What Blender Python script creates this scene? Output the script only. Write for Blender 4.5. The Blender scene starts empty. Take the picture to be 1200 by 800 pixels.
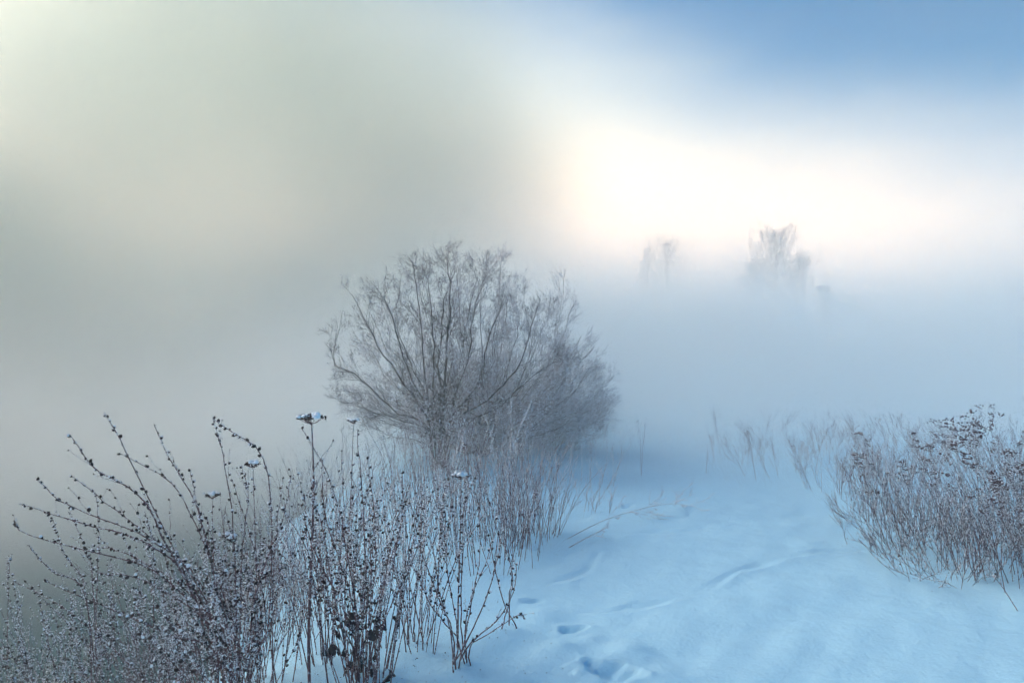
import bpy, math, random
import numpy as np
from mathutils import Vector, Matrix, noise as mnoise

# ------------------------------------------------------------------ node helper
class V:
    """tiny expression builder for Math nodes"""
    tree = None
    def __init__(s, sock): s.s = sock
    @staticmethod
    def op(o, *a):
        n = V.tree.nodes.new('ShaderNodeMath'); n.operation = o
        for i, q in enumerate(a):
            if isinstance(q, V): V.tree.links.new(q.s, n.inputs[i])
            else: n.inputs[i].default_value = float(q)
        return V(n.outputs[0])
    def __add__(s, o): return V.op('ADD', s, o)
    __radd__ = __add__
    def __sub__(s, o): return V.op('SUBTRACT', s, o)
    def __rsub__(s, o): return V.op('SUBTRACT', o, s)
    def __mul__(s, o): return V.op('MULTIPLY', s, o)
    __rmul__ = __mul__
    def __truediv__(s, o): return V.op('DIVIDE', s, o)
    def __neg__(s): return V.op('MULTIPLY', s, -1.0)
    def sq(s): return V.op('MULTIPLY', s, s)
    def mx(s, o): return V.op('MAXIMUM', s, o)
    def exp(s): return V.op('EXPONENT', s)
    def step(s, a, b):
        n = V.tree.nodes.new('ShaderNodeMapRange'); n.interpolation_type = 'SMOOTHSTEP'
        V.tree.links.new(s.s, n.inputs[0])
        n.inputs[1].default_value = a; n.inputs[2].default_value = b
        return V(n.outputs[0])

def new_mat(name):
    m = bpy.data.materials.new(name); m.use_nodes = True
    m.node_tree.nodes.clear()
    return m, m.node_tree

def position(tree):
    V.tree = tree
    g = tree.nodes.new('ShaderNodeNewGeometry')
    s = tree.nodes.new('ShaderNodeSeparateXYZ')
    tree.links.new(g.outputs['Position'], s.inputs[0])
    return g.outputs['Position'], V(s.outputs[0]), V(s.outputs[1]), V(s.outputs[2])

def noise_tex(tree, vec, scale, detail=2.0, rough=0.5):
    n = tree.nodes.new('ShaderNodeTexNoise')
    n.inputs['Scale'].default_value = scale
    n.inputs['Detail'].default_value = detail
    n.inputs['Roughness'].default_value = rough
    tree.links.new(vec, n.inputs['Vector'])
    return V(n.outputs['Fac'])

# ------------------------------------------------------------------ camera
SC = bpy.context.scene
COL = SC.collection
CAM_H = 1.60
F_PX = 933.0            # focal length in pixels of the 1200 px wide frame
HOR = 392.0             # image row of the horizon
cam_d = bpy.data.cameras.new('camera')
cam_d.sensor_width = 36.0
cam_d.lens = 36.0 * F_PX / 1200.0
cam_d.clip_start = 0.05
cam_d.clip_end = 6000.0
cam = bpy.data.objects.new('camera', cam_d)
COL.objects.link(cam)
cam.location = (0, 0, CAM_H)
cam.rotation_euler = (math.radians(90) - math.atan((400 - HOR) / F_PX), 0, 0)
SC.camera = cam

# ------------------------------------------------------------------ sky, sun, exposure
SUN_EL, SUN_AZ = math.radians(25.0), math.radians(-60.0)     # azimuth from +Y, towards the right positive
VEIL_TILT, VEIL_LO, VEIL_HI, VEIL_MAX = 0.40, 0.0, 0.30, 0.98
VEIL_LOW = (10.4, 7.3, 5.2, 1)
VEIL_HIGH = (5.6, 5.3, 4.2, 1)
SKY_TINT = (0.18, 0.51, 0.59, 1)
world = bpy.data.worlds.new('World')
SC.world = world
world.use_nodes = True
wn, wl = world.node_tree.nodes, world.node_tree.links
wn.clear()
sky = wn.new('ShaderNodeTexSky')
sky.sky_type = 'NISHITA'
sky.sun_disc = False
sky.sun_elevation = SUN_EL
sky.sun_rotation = SUN_AZ
sky.air_density = 1.0
sky.dust_density = 0.3
sky.ozone_density = 4.0
# thin morning veil of cloud low in the sky, thicker towards the sun, the same all the way round
V.tree = world.node_tree
tc = wn.new('ShaderNodeTexCoord')
sp = wn.new('ShaderNodeSeparateXYZ'); wl.new(tc.outputs['Generated'], sp.inputs[0])
dx, dy, dz = (V(sp.outputs[i]) for i in range(3))
toward = dx * math.sin(SUN_AZ) + dy * math.cos(SUN_AZ)
vmap = wn.new('ShaderNodeMapping'); vmap.inputs['Scale'].default_value = (1.0, 1.0, 3.0)
wl.new(tc.outputs['Generated'], vmap.inputs['Vector'])
vn = noise_tex(world.node_tree, vmap.outputs[0], 2.2, 3.0)
el = dz - toward * VEIL_TILT + (vn - 0.5) * 0.16
veil = (1.0 - el.step(VEIL_LO, VEIL_HI)) * VEIL_MAX
vc = wn.new('ShaderNodeMix'); vc.data_type = 'RGBA'
wl.new(veil.s, vc.inputs['Factor']); 
tn = wn.new('ShaderNodeMix'); tn.data_type = 'RGBA'; tn.blend_type = 'MULTIPLY'; tn.inputs['Factor'].default_value = 1.0
wl.new(sky.outputs[0], tn.inputs['A']); tn.inputs['B'].default_value = SKY_TINT
wl.new(tn.outputs['Result'], vc.inputs['A'])
vv = wn.new('ShaderNodeMix'); vv.data_type = 'RGBA'
wl.new(dz.step(0.05, 0.32).s, vv.inputs['Factor'])
vv.inputs['A'].default_value = VEIL_LOW; vv.inputs['B'].default_value = VEIL_HIGH
wl.new(vv.outputs['Result'], vc.inputs['B'])
bg = wn.new('ShaderNodeBackground')
bg.inputs['Strength'].default_value = 0.12
wo = wn.new('ShaderNodeOutputWorld')
wl.new(vc.outputs['Result'], bg.inputs[0])
wl.new(bg.outputs[0], wo.inputs[0])

sun_d = bpy.data.lights.new('sun', 'SUN')
sun_d.energy = 2.4
sun_d.angle = math.radians(60.0)
sun_d.color = (1.0, 0.92, 0.80)
sun = bpy.data.objects.new('sun', sun_d)
COL.objects.link(sun)
sdir = Vector((math.sin(SUN_AZ) * math.cos(SUN_EL), math.cos(SUN_AZ) * math.cos(SUN_EL), math.sin(SUN_EL)))
sun.rotation_euler = sdir.to_track_quat('Z', 'Y').to_euler()
sun.location = sdir * 60

SC.view_settings.view_transform = 'Standard'
SC.view_settings.look = 'None'
SC.view_settings.exposure = 1.13
SC.view_settings.gamma = 1.0
SC.view_settings.use_curve_mapping = False
SC.render.engine = 'CYCLES'
CY = SC.cycles
CY.max_bounces = 12
CY.diffuse_bounces = 3
CY.volume_bounces = 6
CY.transparent_max_bounces = 16
CY.volume_max_steps = 256
CY.use_denoising = True
CY.use_adaptive_sampling = True
CY.adaptive_threshold = 0.07
CY.adaptive_min_samples = 12

# ------------------------------------------------------------------ the air
def box_mesh(name, lo, hi):
    x0, y0, z0 = lo; x1, y1, z1 = hi
    v = [(x0,y0,z0),(x1,y0,z0),(x1,y1,z0),(x0,y1,z0),(x0,y0,z1),(x1,y0,z1),(x1,y1,z1),(x0,y1,z1)]
    f = [(0,3,2,1),(4,5,6,7),(0,1,5,4),(1,2,6,5),(2,3,7,6),(3,0,4,7)]
    me = bpy.data.meshes.new(name); me.from_pydata(v, [], f); me.update()
    return me

def volume_obj(name, label, cat, lo, hi, color, density, aniso, step):
    """density: a float, or a function(tree) -> V for an uneven bank"""
    m, t = new_mat(name)
    pv = t.nodes.new('ShaderNodeVolumePrincipled')
    pv.inputs['Color'].default_value = (*color, 1)
    pv.inputs['Anisotropy'].default_value = aniso
    out = t.nodes.new('ShaderNodeOutputMaterial')
    t.links.new(pv.outputs[0], out.inputs['Volume'])
    if callable(density): t.links.new(density(t).s, pv.inputs['Density'])
    else: pv.inputs['Density'].default_value = density
    m.cycles.volume_step_rate = step
    o = bpy.data.objects.new(name, box_mesh(name, lo, hi)); COL.objects.link(o)
    o.data.materials.append(m)
    o['kind'] = 'stuff'; o['label'] = label; o['category'] = cat
    return o

HAZE_D = 0.008
volume_obj('haze', 'pale even haze filling the whole snowy meadow air', 'haze',
           (-160, -30, -3), (160, 190, 14.6), (1.0, 0.975, 0.94), HAZE_D, 0.35, 1.0)

def mist_density(t):
    p, x, y, z = position(t)
    n = noise_tex(t, p, 0.16, 1.0, 0.55)
    zz = (z + (n - 0.5) * 3.6).mx(0.0)
    yy = y + (-1.2 - x).mx(0.0) * 0.8
    low = (V.op('MULTIPLY', zz, -1.0 / 1.05)).exp() * yy.step(5.8, 13.0) * 0.42
    high = (V.op('MULTIPLY', zz, -1.0 / 3.2)).exp() * yy.step(9.4, 16.0) * 0.07
    top = 1.0 - zz.step(1.6, 8.6)
    return (low + high) * top * (1.0 - (-x).step(2.5, 9.0) * 0.85)
volume_obj('ground_mist', 'low white mist lying on the snow behind the bushes', 'mist',
           (-45, 3.6, -1.0), (60, 110, 10.4), (0.99, 0.995, 0.985), mist_density, 0.45, 0.36)

def bank_density(t):
    p, x, y, z = position(t)
    n = noise_tex(t, p, 0.085, 1.5, 0.6)
    r1 = ((x + 10.4) / 12.5).sq() + ((y - 32.0) / 9.0).sq() + ((z - 4.0) / 18.0).sq()
    r2 = ((x + 23.0) / 18.0).sq() + ((y - 26.0) / 15.0).sq() + (z / 13.5).sq()
    w = (n - 0.5) * 1.9
    d1 = 1.0 - (r1 + w).step(-1.0, 1.5)
    d2 = 1.0 - (r2 + w).step(-0.2, 1.0)
    return d1 * 0.30 + d2 * 0.22
volume_obj('fog_bank', 'grey fog bank rising over the river on the left', 'fog',
           (-46, 10, -1.0), (8, 46, 25), (0.56, 0.65, 0.595), bank_density, 0.2, 0.9)

# ------------------------------------------------------------------ materials
def surf(name, base, frost=None, lo=0.35, hi=0.65, scale=60.0, up=0.5, rough=0.75, var=0.25):
    """matt surface; frost (a colour) settles in grains and on what faces up"""
    m, t = new_mat(name)
    p, x, y, z = position(t)
    bs = t.nodes.new('ShaderNodeBsdfPrincipled')
    bs.inputs['Roughness'].default_value = rough
    bs.inputs['Specular IOR Level'].default_value = 0.25
    out = t.nodes.new('ShaderNodeOutputMaterial')
    t.links.new(bs.outputs[0], out.inputs[0])
    n2 = noise_tex(t, p, 9.0, 2.0)
    mixa = t.nodes.new('ShaderNodeMix'); mixa.data_type = 'RGBA'
    mixa.inputs['A'].default_value = (*[c * (1 - var) for c in base], 1)
    mixa.inputs['B'].default_value = (*[c * (1 + var) for c in base], 1)
    t.links.new(n2.step(0.3, 0.7).s, mixa.inputs['Factor'])
    col = mixa.outputs['Result']
    if frost:
        g = t.nodes.new('ShaderNodeNewGeometry')
        sp = t.nodes.new('ShaderNodeSeparateXYZ'); t.links.new(g.outputs['Normal'], sp.inputs[0])
        n = noise_tex(t, p, scale, 2.0)
        f = (n + V(sp.outputs[2]) * (up * 0.3)).step(lo, hi)
        mb = t.nodes.new('ShaderNodeMix'); mb.data_type = 'RGBA'
        t.links.new(f.s, mb.inputs['Factor']); t.links.new(col, mb.inputs['A'])
        mb.inputs['B'].default_value = (*frost, 1)
        col = mb.outputs['Result']
    t.links.new(col, bs.inputs['Base Color'])
    return m

FROST = (0.80, 0.84, 0.90)
M_STEM = surf('weed_stem', (0.125, 0.058, 0.066), FROST, 0.54, 0.86)
M_STEM_PALE = surf('pale_weed_stem', (0.125, 0.066, 0.078), FROST, 0.56, 0.92)
M_BUD = surf('seed_capsule', (0.028, 0.015, 0.018), FROST, 0.72, 1.05, 90.0, 0.7)
M_STEM_DARK = surf('dark_weed_stem', (0.085, 0.055, 0.074), FROST, 0.54, 0.88)
M_HEAD = surf('seed_head', (0.075, 0.035, 0.040), FROST, 0.62, 0.95, 90.0, 0.7)
M_FROST = surf('hoar_frost', (0.82, 0.86, 0.92), var=0.06, rough=0.6)
M_LEAF = surf('withered_leaf', (0.035, 0.022, 0.024), FROST, 0.62, 0.9, 70.0, 0.6)
M_BARK = surf('shrub_bark', (0.018, 0.014, 0.013), FROST, 0.74, 1.05, 40.0, 0.7)
M_TWIG = surf('shrub_twig', (0.042, 0.030, 0.034), FROST, 0.60, 0.98, 50.0, 0.6)
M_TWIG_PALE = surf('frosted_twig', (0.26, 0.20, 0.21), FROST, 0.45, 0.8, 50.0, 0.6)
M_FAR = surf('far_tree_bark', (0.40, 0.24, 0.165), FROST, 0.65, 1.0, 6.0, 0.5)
M_GRASS = surf('frosted_grass', (0.22, 0.18, 0.18), FROST, 0.38, 0.68, 70.0, 0.5)

def snow_material():
    m, t = new_mat('snow')
    p, x, y, z = position(t)
    bs = t.nodes.new('ShaderNodeBsdfPrincipled')
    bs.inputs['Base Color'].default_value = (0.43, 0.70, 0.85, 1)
    bs.inputs['Roughness'].default_value = 0.7
    bs.inputs['Specular IOR Level'].default_value = 0.2
    n1 = noise_tex(t, p, 55.0, 3.0); n2 = noise_tex(t, p, 9.0, 3.0)
    bp = t.nodes.new('ShaderNodeBump'); bp.inputs['Strength'].default_value = 0.5; bp.inputs['Distance'].default_value = 0.02
    t.links.new((n1 * 0.35 + n2).s, bp.inputs['Height'])
    t.links.new(bp.outputs[0], bs.inputs['Normal'])
    out = t.nodes.new('ShaderNodeOutputMaterial'); t.links.new(bs.outputs[0], out.inputs[0])
    return m
M_SNOW = snow_material()

def water_material():
    m, t = new_mat('river_water')
    p, x, y, z = position(t)
    bs = t.nodes.new('ShaderNodeBsdfPrincipled')
    bs.inputs['Base Color'].default_value = (0.03, 0.085, 0.09, 1)
    bs.inputs['Roughness'].default_value = 0.55
    bs.inputs['Specular IOR Level'].default_value = 0.15
    n1 = noise_tex(t, p, 1.3, 2.0)
    bp = t.nodes.new('ShaderNodeBump'); bp.inputs['Strength'].default_value = 0.25; bp.inputs['Distance'].default_value = 0.05
    t.links.new(n1.s, bp.inputs['Height']); t.links.new(bp.outputs[0], bs.inputs['Normal'])
    out = t.nodes.new('ShaderNodeOutputMaterial'); t.links.new(bs.outputs[0], out.inputs[0])
    return m
M_WATER = water_material()

# ------------------------------------------------------------------ mesh helpers
RNG = np.random.default_rng(11)
def norm(v): return v / np.maximum(np.linalg.norm(v, axis=-1, keepdims=True), 1e-9)

class MB:
    """collects quads and triangles as numpy blocks"""
    def __init__(s): s.v, s.q, s.t, s.n = [], [], [], 0
    def add(s, v, q=None, t=None):
        v = np.asarray(v, float).reshape(-1, 3)
        if q is not None and len(q): s.q.append(np.asarray(q, np.int64).reshape(-1, 4) + s.n)
        if t is not None and len(t): s.t.append(np.asarray(t, np.int64).reshape(-1, 3) + s.n)
        s.v.append(v); s.n += len(v)
    def tubes(s, P, R, k=3):
        """P (N,n,3) centre lines, R (N,n) radii"""
        P = np.asarray(P, float); R = np.asarray(R, float)
        if P.ndim == 2: P = P[None]; R = R[None]
        N, n, _ = P.shape
        if N == 0: return
        T = np.empty_like(P); T[:, 1:-1] = P[:, 2:] - P[:, :-2]; T[:, 0] = P[:, 1] - P[:, 0]; T[:, -1] = P[:, -1] - P[:, -2]
        T = norm(T)
        ref = np.where(np.abs(T[:, :1, 2:3]) > 0.85, np.array([1.0, 0.13, 0]), np.array([0.0, 0.1, 1.0]))
        A = norm(np.cross(T, np.broadcast_to(ref, T.shape))); B = np.cross(T, A)
        ang = np.arange(k) * 2 * math.pi / k
        ring = P[:, :, None] + R[:, :, None, None] * (np.cos(ang)[:, None] * A[:, :, None] + np.sin(ang)[:, None] * B[:, :, None])
        idx = np.arange(N * n * k).reshape(N, n, k)
        a, b = idx[:, :-1], idx[:, 1:]
        q = np.stack([a, np.roll(a, -1, 2), np.roll(b, -1, 2), b], -1)
        s.add(ring, q.reshape(-1, 4))
    def scatter(s, tv, tq, tt, loc, X, Y, Z):
        """template (tv,tq,tt) placed at loc (N,3) with axes X, Y, Z (N,3, scaled)"""
        tv = np.asarray(tv, float); N = len(loc)
        if N == 0: return
        v = loc[:, None] + tv[None, :, :1] * X[:, None] + tv[None, :, 1:2] * Y[:, None] + tv[None, :, 2:] * Z[:, None]
        off = (np.arange(N) * len(tv))[:, None, None]
        q = (np.asarray(tq)[None] + off).reshape(-1, 4) if len(tq) else None
        t = (np.asarray(tt)[None] + off).reshape(-1, 3) if len(tt) else None
        s.add(v, q, t)
    def mesh(s, name, mat, smooth=True):
        me = bpy.data.meshes.new(name)
        v = np.concatenate(s.v) if s.v else np.zeros((0, 3))
        q = np.concatenate(s.q) if s.q else np.zeros((0, 4), np.int64)
        t = np.concatenate(s.t) if s.t else np.zeros((0, 3), np.int64)
        me.vertices.add(len(v)); me.vertices.foreach_set('co', v.astype(np.float32).ravel())
        me.loops.add(q.size + t.size); me.loops.foreach_set('vertex_index', np.concatenate([q.ravel(), t.ravel()]).astype(np.int32))
        me.polygons.add(len(q) + len(t))
        start = np.concatenate([np.arange(len(q)) * 4, q.size + np.arange(len(t)) * 3])
        me.polygons.foreach_set('loop_start', start.astype(np.int32))
        me.polygons.foreach_set('use_smooth', np.full(len(q) + len(t), smooth))
        me.update(calc_edges=True)
        me.materials.append(mat)
        return me
    def build(s, name, mat, parent=None, smooth=True, stuff=False):
        o = bpy.data.objects.new(name, s.mesh(name, mat, smooth)); COL.objects.link(o)
        if parent is not None: o.parent = parent
        if stuff: o['kind'] = 'stuff'
        return o

def thing(name, label, cat, loc, group=None):
    o = bpy.data.objects.new(name, None); COL.objects.link(o)
    o.empty_display_size = 0.1
    o.location = loc; o['label'] = label; o['category'] = cat
    if group: o['group'] = group
    return o
def copy_tree(o, parent=None):
    c = o.copy(); COL.objects.link(c)
    if parent is not None: c.parent = parent
    for ch in o.children: copy_tree(ch, c)
    return c
def place_copy(src, label, loc, rz=0.0, sc=1.0, group=None):
    kids = list(src.children)
    c = src.copy(); COL.objects.link(c)
    for k in kids: copy_tree(k, c)
    c.location = loc; c.rotation_euler = (0, 0, rz); c.scale = (sc, sc, sc); c['label'] = label
    if group: c['group'] = group
    return c

# ------------------------------------------------------------------ the ground
def smooth(a, b, x):
    t = np.clip((x - a) / (b - a), 0, 1); return t * t * (3 - 2 * t)
_wave = [(RNG.uniform(-1, 1, 2) * f, RNG.uniform(0, 6.28), am) for f, am in
         [(0.35, .018)] * 3 + [(0.9, .006)] * 4 + [(2.2, .002)] * 5 + [(5.0, .002)] * 6 + [(11.0, .0012)] * 6]
FOOT = [(0.47, 3.80, 0.13, 0.08, -0.6, 0.06), (0.33, 4.33, 0.075, 0.05, 0.4, 0.035), (0.16, 3.55, 0.09, 0.06, 0.2, 0.02),
        (0.12, 4.75, 0.06, 0.045, 0.1, 0.016), (1.05, 7.2, 0.09, 0.05, 1.1, 0.02)]
BUMP = [(0.60, 4.02, 0.10, 0.035), (0.26, 4.05, 0.12, 0.03), (0.16, 4.55, 0.12, 0.025), (0.7, 3.72, 0.10, 0.025), (-0.1, 4.2, 0.2, 0.04), (0.42, 4.18, 0.07, 0.02)]
LINES = [([(0.10, 5.0), (0.30, 5.12), (0.51, 5.33), (0.62, 5.75)], 0.03, 0.009),
         ([(0.24, 4.62), (0.50, 4.60), (0.75, 4.67), (1.0, 4.75), (1.21, 4.93), (1.52, 5.27), (1.85, 5.5), (2.2, 5.7), (2.7, 5.75)], 0.03, 0.011),
         ([(0.55, 6.0), (0.9, 6.25), (1.4, 6.3), (1.8, 6.6)], 0.05, 0.006)]
def bank_line(y): return -1.0 - 0.07 * np.maximum(y - 3.6, 0) + 0.16 * np.sin(y * 1.1 + 1.0) + 0.09 * np.sin(y * 2.7) + 0.05 * np.sin(y * 6.1)
def H(x, y):
    x = np.asarray(x, float); y = np.asarray(y, float)
    h = np.zeros(np.broadcast(x, y).shape)
    for k, ph, am in _wave: h = h + am * np.sin(k[0] * x * 2 + k[1] * y * 2 + ph)
    d2 = np.hypot(x, y - 6); h = h * (1 - 0.0 * d2)
    # trodden way between the weeds, and the little rises under them
    cx = 1.55 + 0.02 * (y - 6) ** 2 * 0.5
    h = h + 0.07 * smooth(1.0, 2.2, np.abs(x - cx))
    for fx, fy, a, b, r, dp in FOOT:
        u = (x - fx) * math.cos(r) + (y - fy) * math.sin(r); v = -(x - fx) * math.sin(r) + (y - fy) * math.cos(r)
        e = np.sqrt((u / a) ** 2 + (v / b) ** 2) + 0.16 * np.sin(x * 41 + y * 23) + 0.13 * np.sin(y * 57 - x * 31 + 1)
        h = h - dp * (1 - smooth(0.15, 1.3, e)) + dp * 0.28 * np.exp(-((e - 1.35) / 0.3) ** 2)
    for bx, by, r, am in BUMP: h = h + am * np.exp(-((x - bx) ** 2 + (y - by) ** 2) / (r * r))
    for pts, w, dp in LINES:
        best = np.full(h.shape, 9.0); side = np.zeros(h.shape)
        for (x0, y0), (x1, y1) in zip(pts, pts[1:]):
            L2 = (x1 - x0) ** 2 + (y1 - y0) ** 2
            t = np.clip(((x - x0) * (x1 - x0) + (y - y0) * (y1 - y0)) / L2, 0, 1)
            d = np.hypot(x - x0 - t * (x1 - x0), y - y0 - t * (y1 - y0))
            sd = np.sign((x1 - x0) * (y - y0) - (y1 - y0) * (x - x0))
            side = np.where(d < best, sd, side); best = np.minimum(best, d)
        best = best + 0.012 * np.sin(x * 9 + y * 5) + 0.006 * np.sin(x * 31 - y * 17)
        dp = dp * (0.75 + 0.5 * np.sin(x * 6.3 + y * 2.1))
        h = h - dp * np.exp(-(best / w) ** 2) + dp * 0.45 * np.exp(-((best - 1.9 * w) / w) ** 2) * (side < 0)
    # river bed to the left, far bank beyond
    e = x - bank_line(np.clip(y, -40, 200))
    h = h - 1.1 * (1 - smooth(-2.2, 0.5, e)) + 1.6 * (1 - smooth(-48, -38, e))
    return h
def G(x, y): return float(H(np.array([x]), np.array([y]))[0])

def axis(lo_far, lo, hi, hi_far, step, grow=1.22):
    a = list(np.arange(lo, hi + 1e-6, step)); d = step
    while a[-1] < hi_far: d = d * grow; a.append(a[-1] + d)
    d = step
    while a[0] > lo_far: d = d * grow; a.insert(0, a[0] - d)
    return np.array(a)
gx = axis(-2500, -1.2, 3.4, 2500, 0.022); gy = axis(-300, 3.2, 7.2, 3500, 0.022)
XX, YY = np.meshgrid(gx, gy)
ZZ = H(XX, YY)
far = np.hypot(XX, YY)
ZZ = np.where(far > 250, ZZ * 0.0 - 0.0 * far, ZZ)
gm = MB(); ny, nx = XX.shape
ii = np.arange(ny * nx).reshape(ny, nx)
gm.add(np.stack([XX, YY, ZZ], -1), np.stack([ii[:-1, :-1], ii[:-1, 1:], ii[1:, 1:], ii[1:, :-1]], -1).reshape(-1, 4))
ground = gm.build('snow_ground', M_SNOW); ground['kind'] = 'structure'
ground['label'] = 'blue white snow with footprints and shallow tracks'

rv = MB(); rv.add([(-60, -20, -0.62), (-1.5, -20, -0.62), (-1.5, 120, -0.62), (-60, 120, -0.62)], [(0, 1, 2, 3)])
river = rv.build('river', M_WATER); river['kind'] = 'structure'; river['label'] = 'dark open river water under the fog on the left'

# ------------------------------------------------------------------ growing plants
def P3(px, py, d):
    """point seen at image position (px, py) of the 1200x800 frame, d metres ahead"""
    return np.array([(px - 600) / F_PX * d, d, CAM_H - (py - HOR) / F_PX * d])
def spline(pts, n):
    """Catmull-Rom through pts"""
    p = np.asarray(pts, float)
    if len(p) == 2: return p[0] + (p[1] - p[0]) * np.linspace(0, 1, n)[:, None]
    e = np.vstack([2 * p[0] - p[1], p, 2 * p[-1] - p[-2]])
    u = np.linspace(0, len(p) - 1 - 1e-6, n); i = u.astype(int); t = (u - i)[:, None]
    a, b, c, d = e[i], e[i + 1], e[i + 2], e[i + 3]
    return 0.5 * (2 * b + (c - a) * t + (2 * a - 5 * b + 4 * c - d) * t ** 2 + (3 * b - a - 3 * c + d) * t ** 3)
def along(P, s):
    """P (n,3), s (m,) in 0..1 -> points, tangents"""
    n = len(P); u = np.clip(s, 0, 1) * (n - 1.0001); i = u.astype(int); f = (u - i)[:, None]
    return P[i] * (1 - f) + P[i + 1] * f, norm(P[i + 1] - P[i])
def perp(T):
    r = RNG.normal(size=T.shape); return norm(r - (r * T).sum(-1, keepdims=True) * T)
def branch(P, R, n, s0, s1, L, ang, npts, rs, up=0.2, droop=0.0, wig=0.06, rmin=0.0007):
    """n children on each of the N parents P (N,m,3); L (lo,hi) times (1-0.5 s)"""
    N, m, _ = P.shape
    s = RNG.uniform(s0, s1, (N, n)); u = s * (m - 1.0001); i = u.astype(int); f = (u - i)[..., None]
    row = np.arange(N)[:, None]
    b = P[row, i] * (1 - f) + P[row, i + 1] * f
    t = norm(P[row, i + 1] - P[row, i])
    r0 = (R[row, i] * (1 - f[..., 0]) + R[row, i + 1] * f[..., 0]) * rs
    a = RNG.uniform(ang[0], ang[1], (N, n))[..., None]
    d = np.cos(a) * t + np.sin(a) * perp(t) + np.array([0, 0, up])
    d = norm(d)
    ln = RNG.uniform(L[0], L[1], (N, n)) * (1 - 0.5 * s)
    tt = np.linspace(0, 1, npts)
    bend = perp(d) * RNG.uniform(0.0, 0.35, (N, n, 1)) + np.array([0, 0, up - droop])
    C = b[:, :, None] + d[:, :, None] * (ln[..., None] * tt)[..., None] + bend[:, :, None] * (ln[..., None] * tt ** 2 * 0.35)[..., None]
    C[:, :, 1:] += RNG.normal(size=C[:, :, 1:].shape) * (ln[..., None, None] * wig * 0.5)
    Rr = np.maximum(r0[..., None] * (1 - 0.75 * tt), rmin)
    return C.reshape(N * n, npts, 3), Rr.reshape(N * n, npts)

# templates
def spindle(k=5):
    v = [(0, 0, 0)] + [(math.cos(i * 2 * math.pi / k) * 1.0, math.sin(i * 2 * math.pi / k) * 1.0, 0.35) for i in range(k)] \
        + [(math.cos(i * 2 * math.pi / k) * 0.72, math.sin(i * 2 * math.pi / k) * 0.72, 0.75) for i in range(k)] + [(0, 0, 1.0)]
    q = [(1 + i, 1 + (i + 1) % k, 1 + k + (i + 1) % k, 1 + k + i) for i in range(k)]
    t = [(0, 1 + (i + 1) % k, 1 + i) for i in range(k)] + [(2 * k + 1, 1 + k + i, 1 + k + (i + 1) % k) for i in range(k)]
    return v, q, t
SPIN = spindle()
SPIKE = ([(1, 0, 0), (-0.5, 0.87, 0), (-0.5, -0.87, 0), (0, 0, 1)], [], [(0, 1, 3), (1, 2, 3), (2, 0, 3)])
DOME_K = 6
DOME = ([(math.cos(i * math.pi / 3), math.sin(i * math.pi / 3), -0.15) for i in range(6)] + [(0.6 * math.cos(i * math.pi / 3 + .3), 0.6 * math.sin(i * math.pi / 3 + .3), 0.62) for i in range(6)] + [(0, 0, 0.85)],
        [(i, (i + 1) % 6, 6 + (i + 1) % 6, 6 + i) for i in range(6)], [(6 + i, 6 + (i + 1) % 6, 12) for i in range(6)])

def axes(d, w, l):
    """scaled X, Y, Z with Z along d"""
    a = norm(np.cross(d, np.array([0.31, 0.2, 0.93]))); b = np.cross(d, a)
    return a * w[:, None], b * w[:, None], d * l[:, None]
def put_buds(mb, fb, lines, spacing, s0, size, frost=0.42):
    for P in lines:
        L = np.linalg.norm(np.diff(P, axis=0), axis=1).sum()
        m = max(1, int(L * (1 - s0) / spacing))
        s = np.clip(np.linspace(s0, 1.0, m) + RNG.normal(0, 0.012, m), 0, 1)
        gap = RNG.random() * 0.8 + 0.1; s = s[(RNG.random(m) < 0.9) & (np.abs(s - gap) > RNG.uniform(0, .06))]
        if not len(s): continue
        p, t = along(P, s)
        sd = perp(t); d = norm(t * 0.75 + sd * RNG.uniform(0.5, 1.1, (len(s), 1)))
        k = size * RNG.uniform(0.6, 1.45, len(s)) * (1.1 - 0.35 * s)
        mb.scatter(*SPIN, p, *axes(d, k * 0.42, k * 1.15))
        f = RNG.random(len(s)) < frost
        up = np.tile([0, 0, 1.0], (f.sum(), 1)) + RNG.normal(0, .25, (f.sum(), 3))
        fb.scatter(*DOME, (p + d * (k * 0.85)[:, None])[f], *axes(norm(up), k[f] * RNG.uniform(.3, .55, f.sum()), k[f] * 0.5))
def put_frost(fb, lines, radii, density, size, s0=0.05):
    for P, R in zip(lines, radii):
        L = np.linalg.norm(np.diff(P, axis=0), axis=1).sum()
        m = int(L * density)
        if m < 1: continue
        s = RNG.uniform(s0, 1, m); p, t = along(P, s)
        d = norm(perp(t) + np.array([0, 0, 0.45])); k = size * RNG.uniform(0.4, 1.3, m)
        fb.scatter(*SPIKE, p, *axes(d, k * 0.28, k))

def finish(root, stem, buds, frost, mats=(None, None)):
    o = stem.build('stem', mats[0] or M_STEM, root)
    if buds.n: buds.build('seed_buds', mats[1] or M_BUD, o, stuff=True)
    if frost.n: frost.build('frost', M_FROST, o, stuff=True)
    return o

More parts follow.
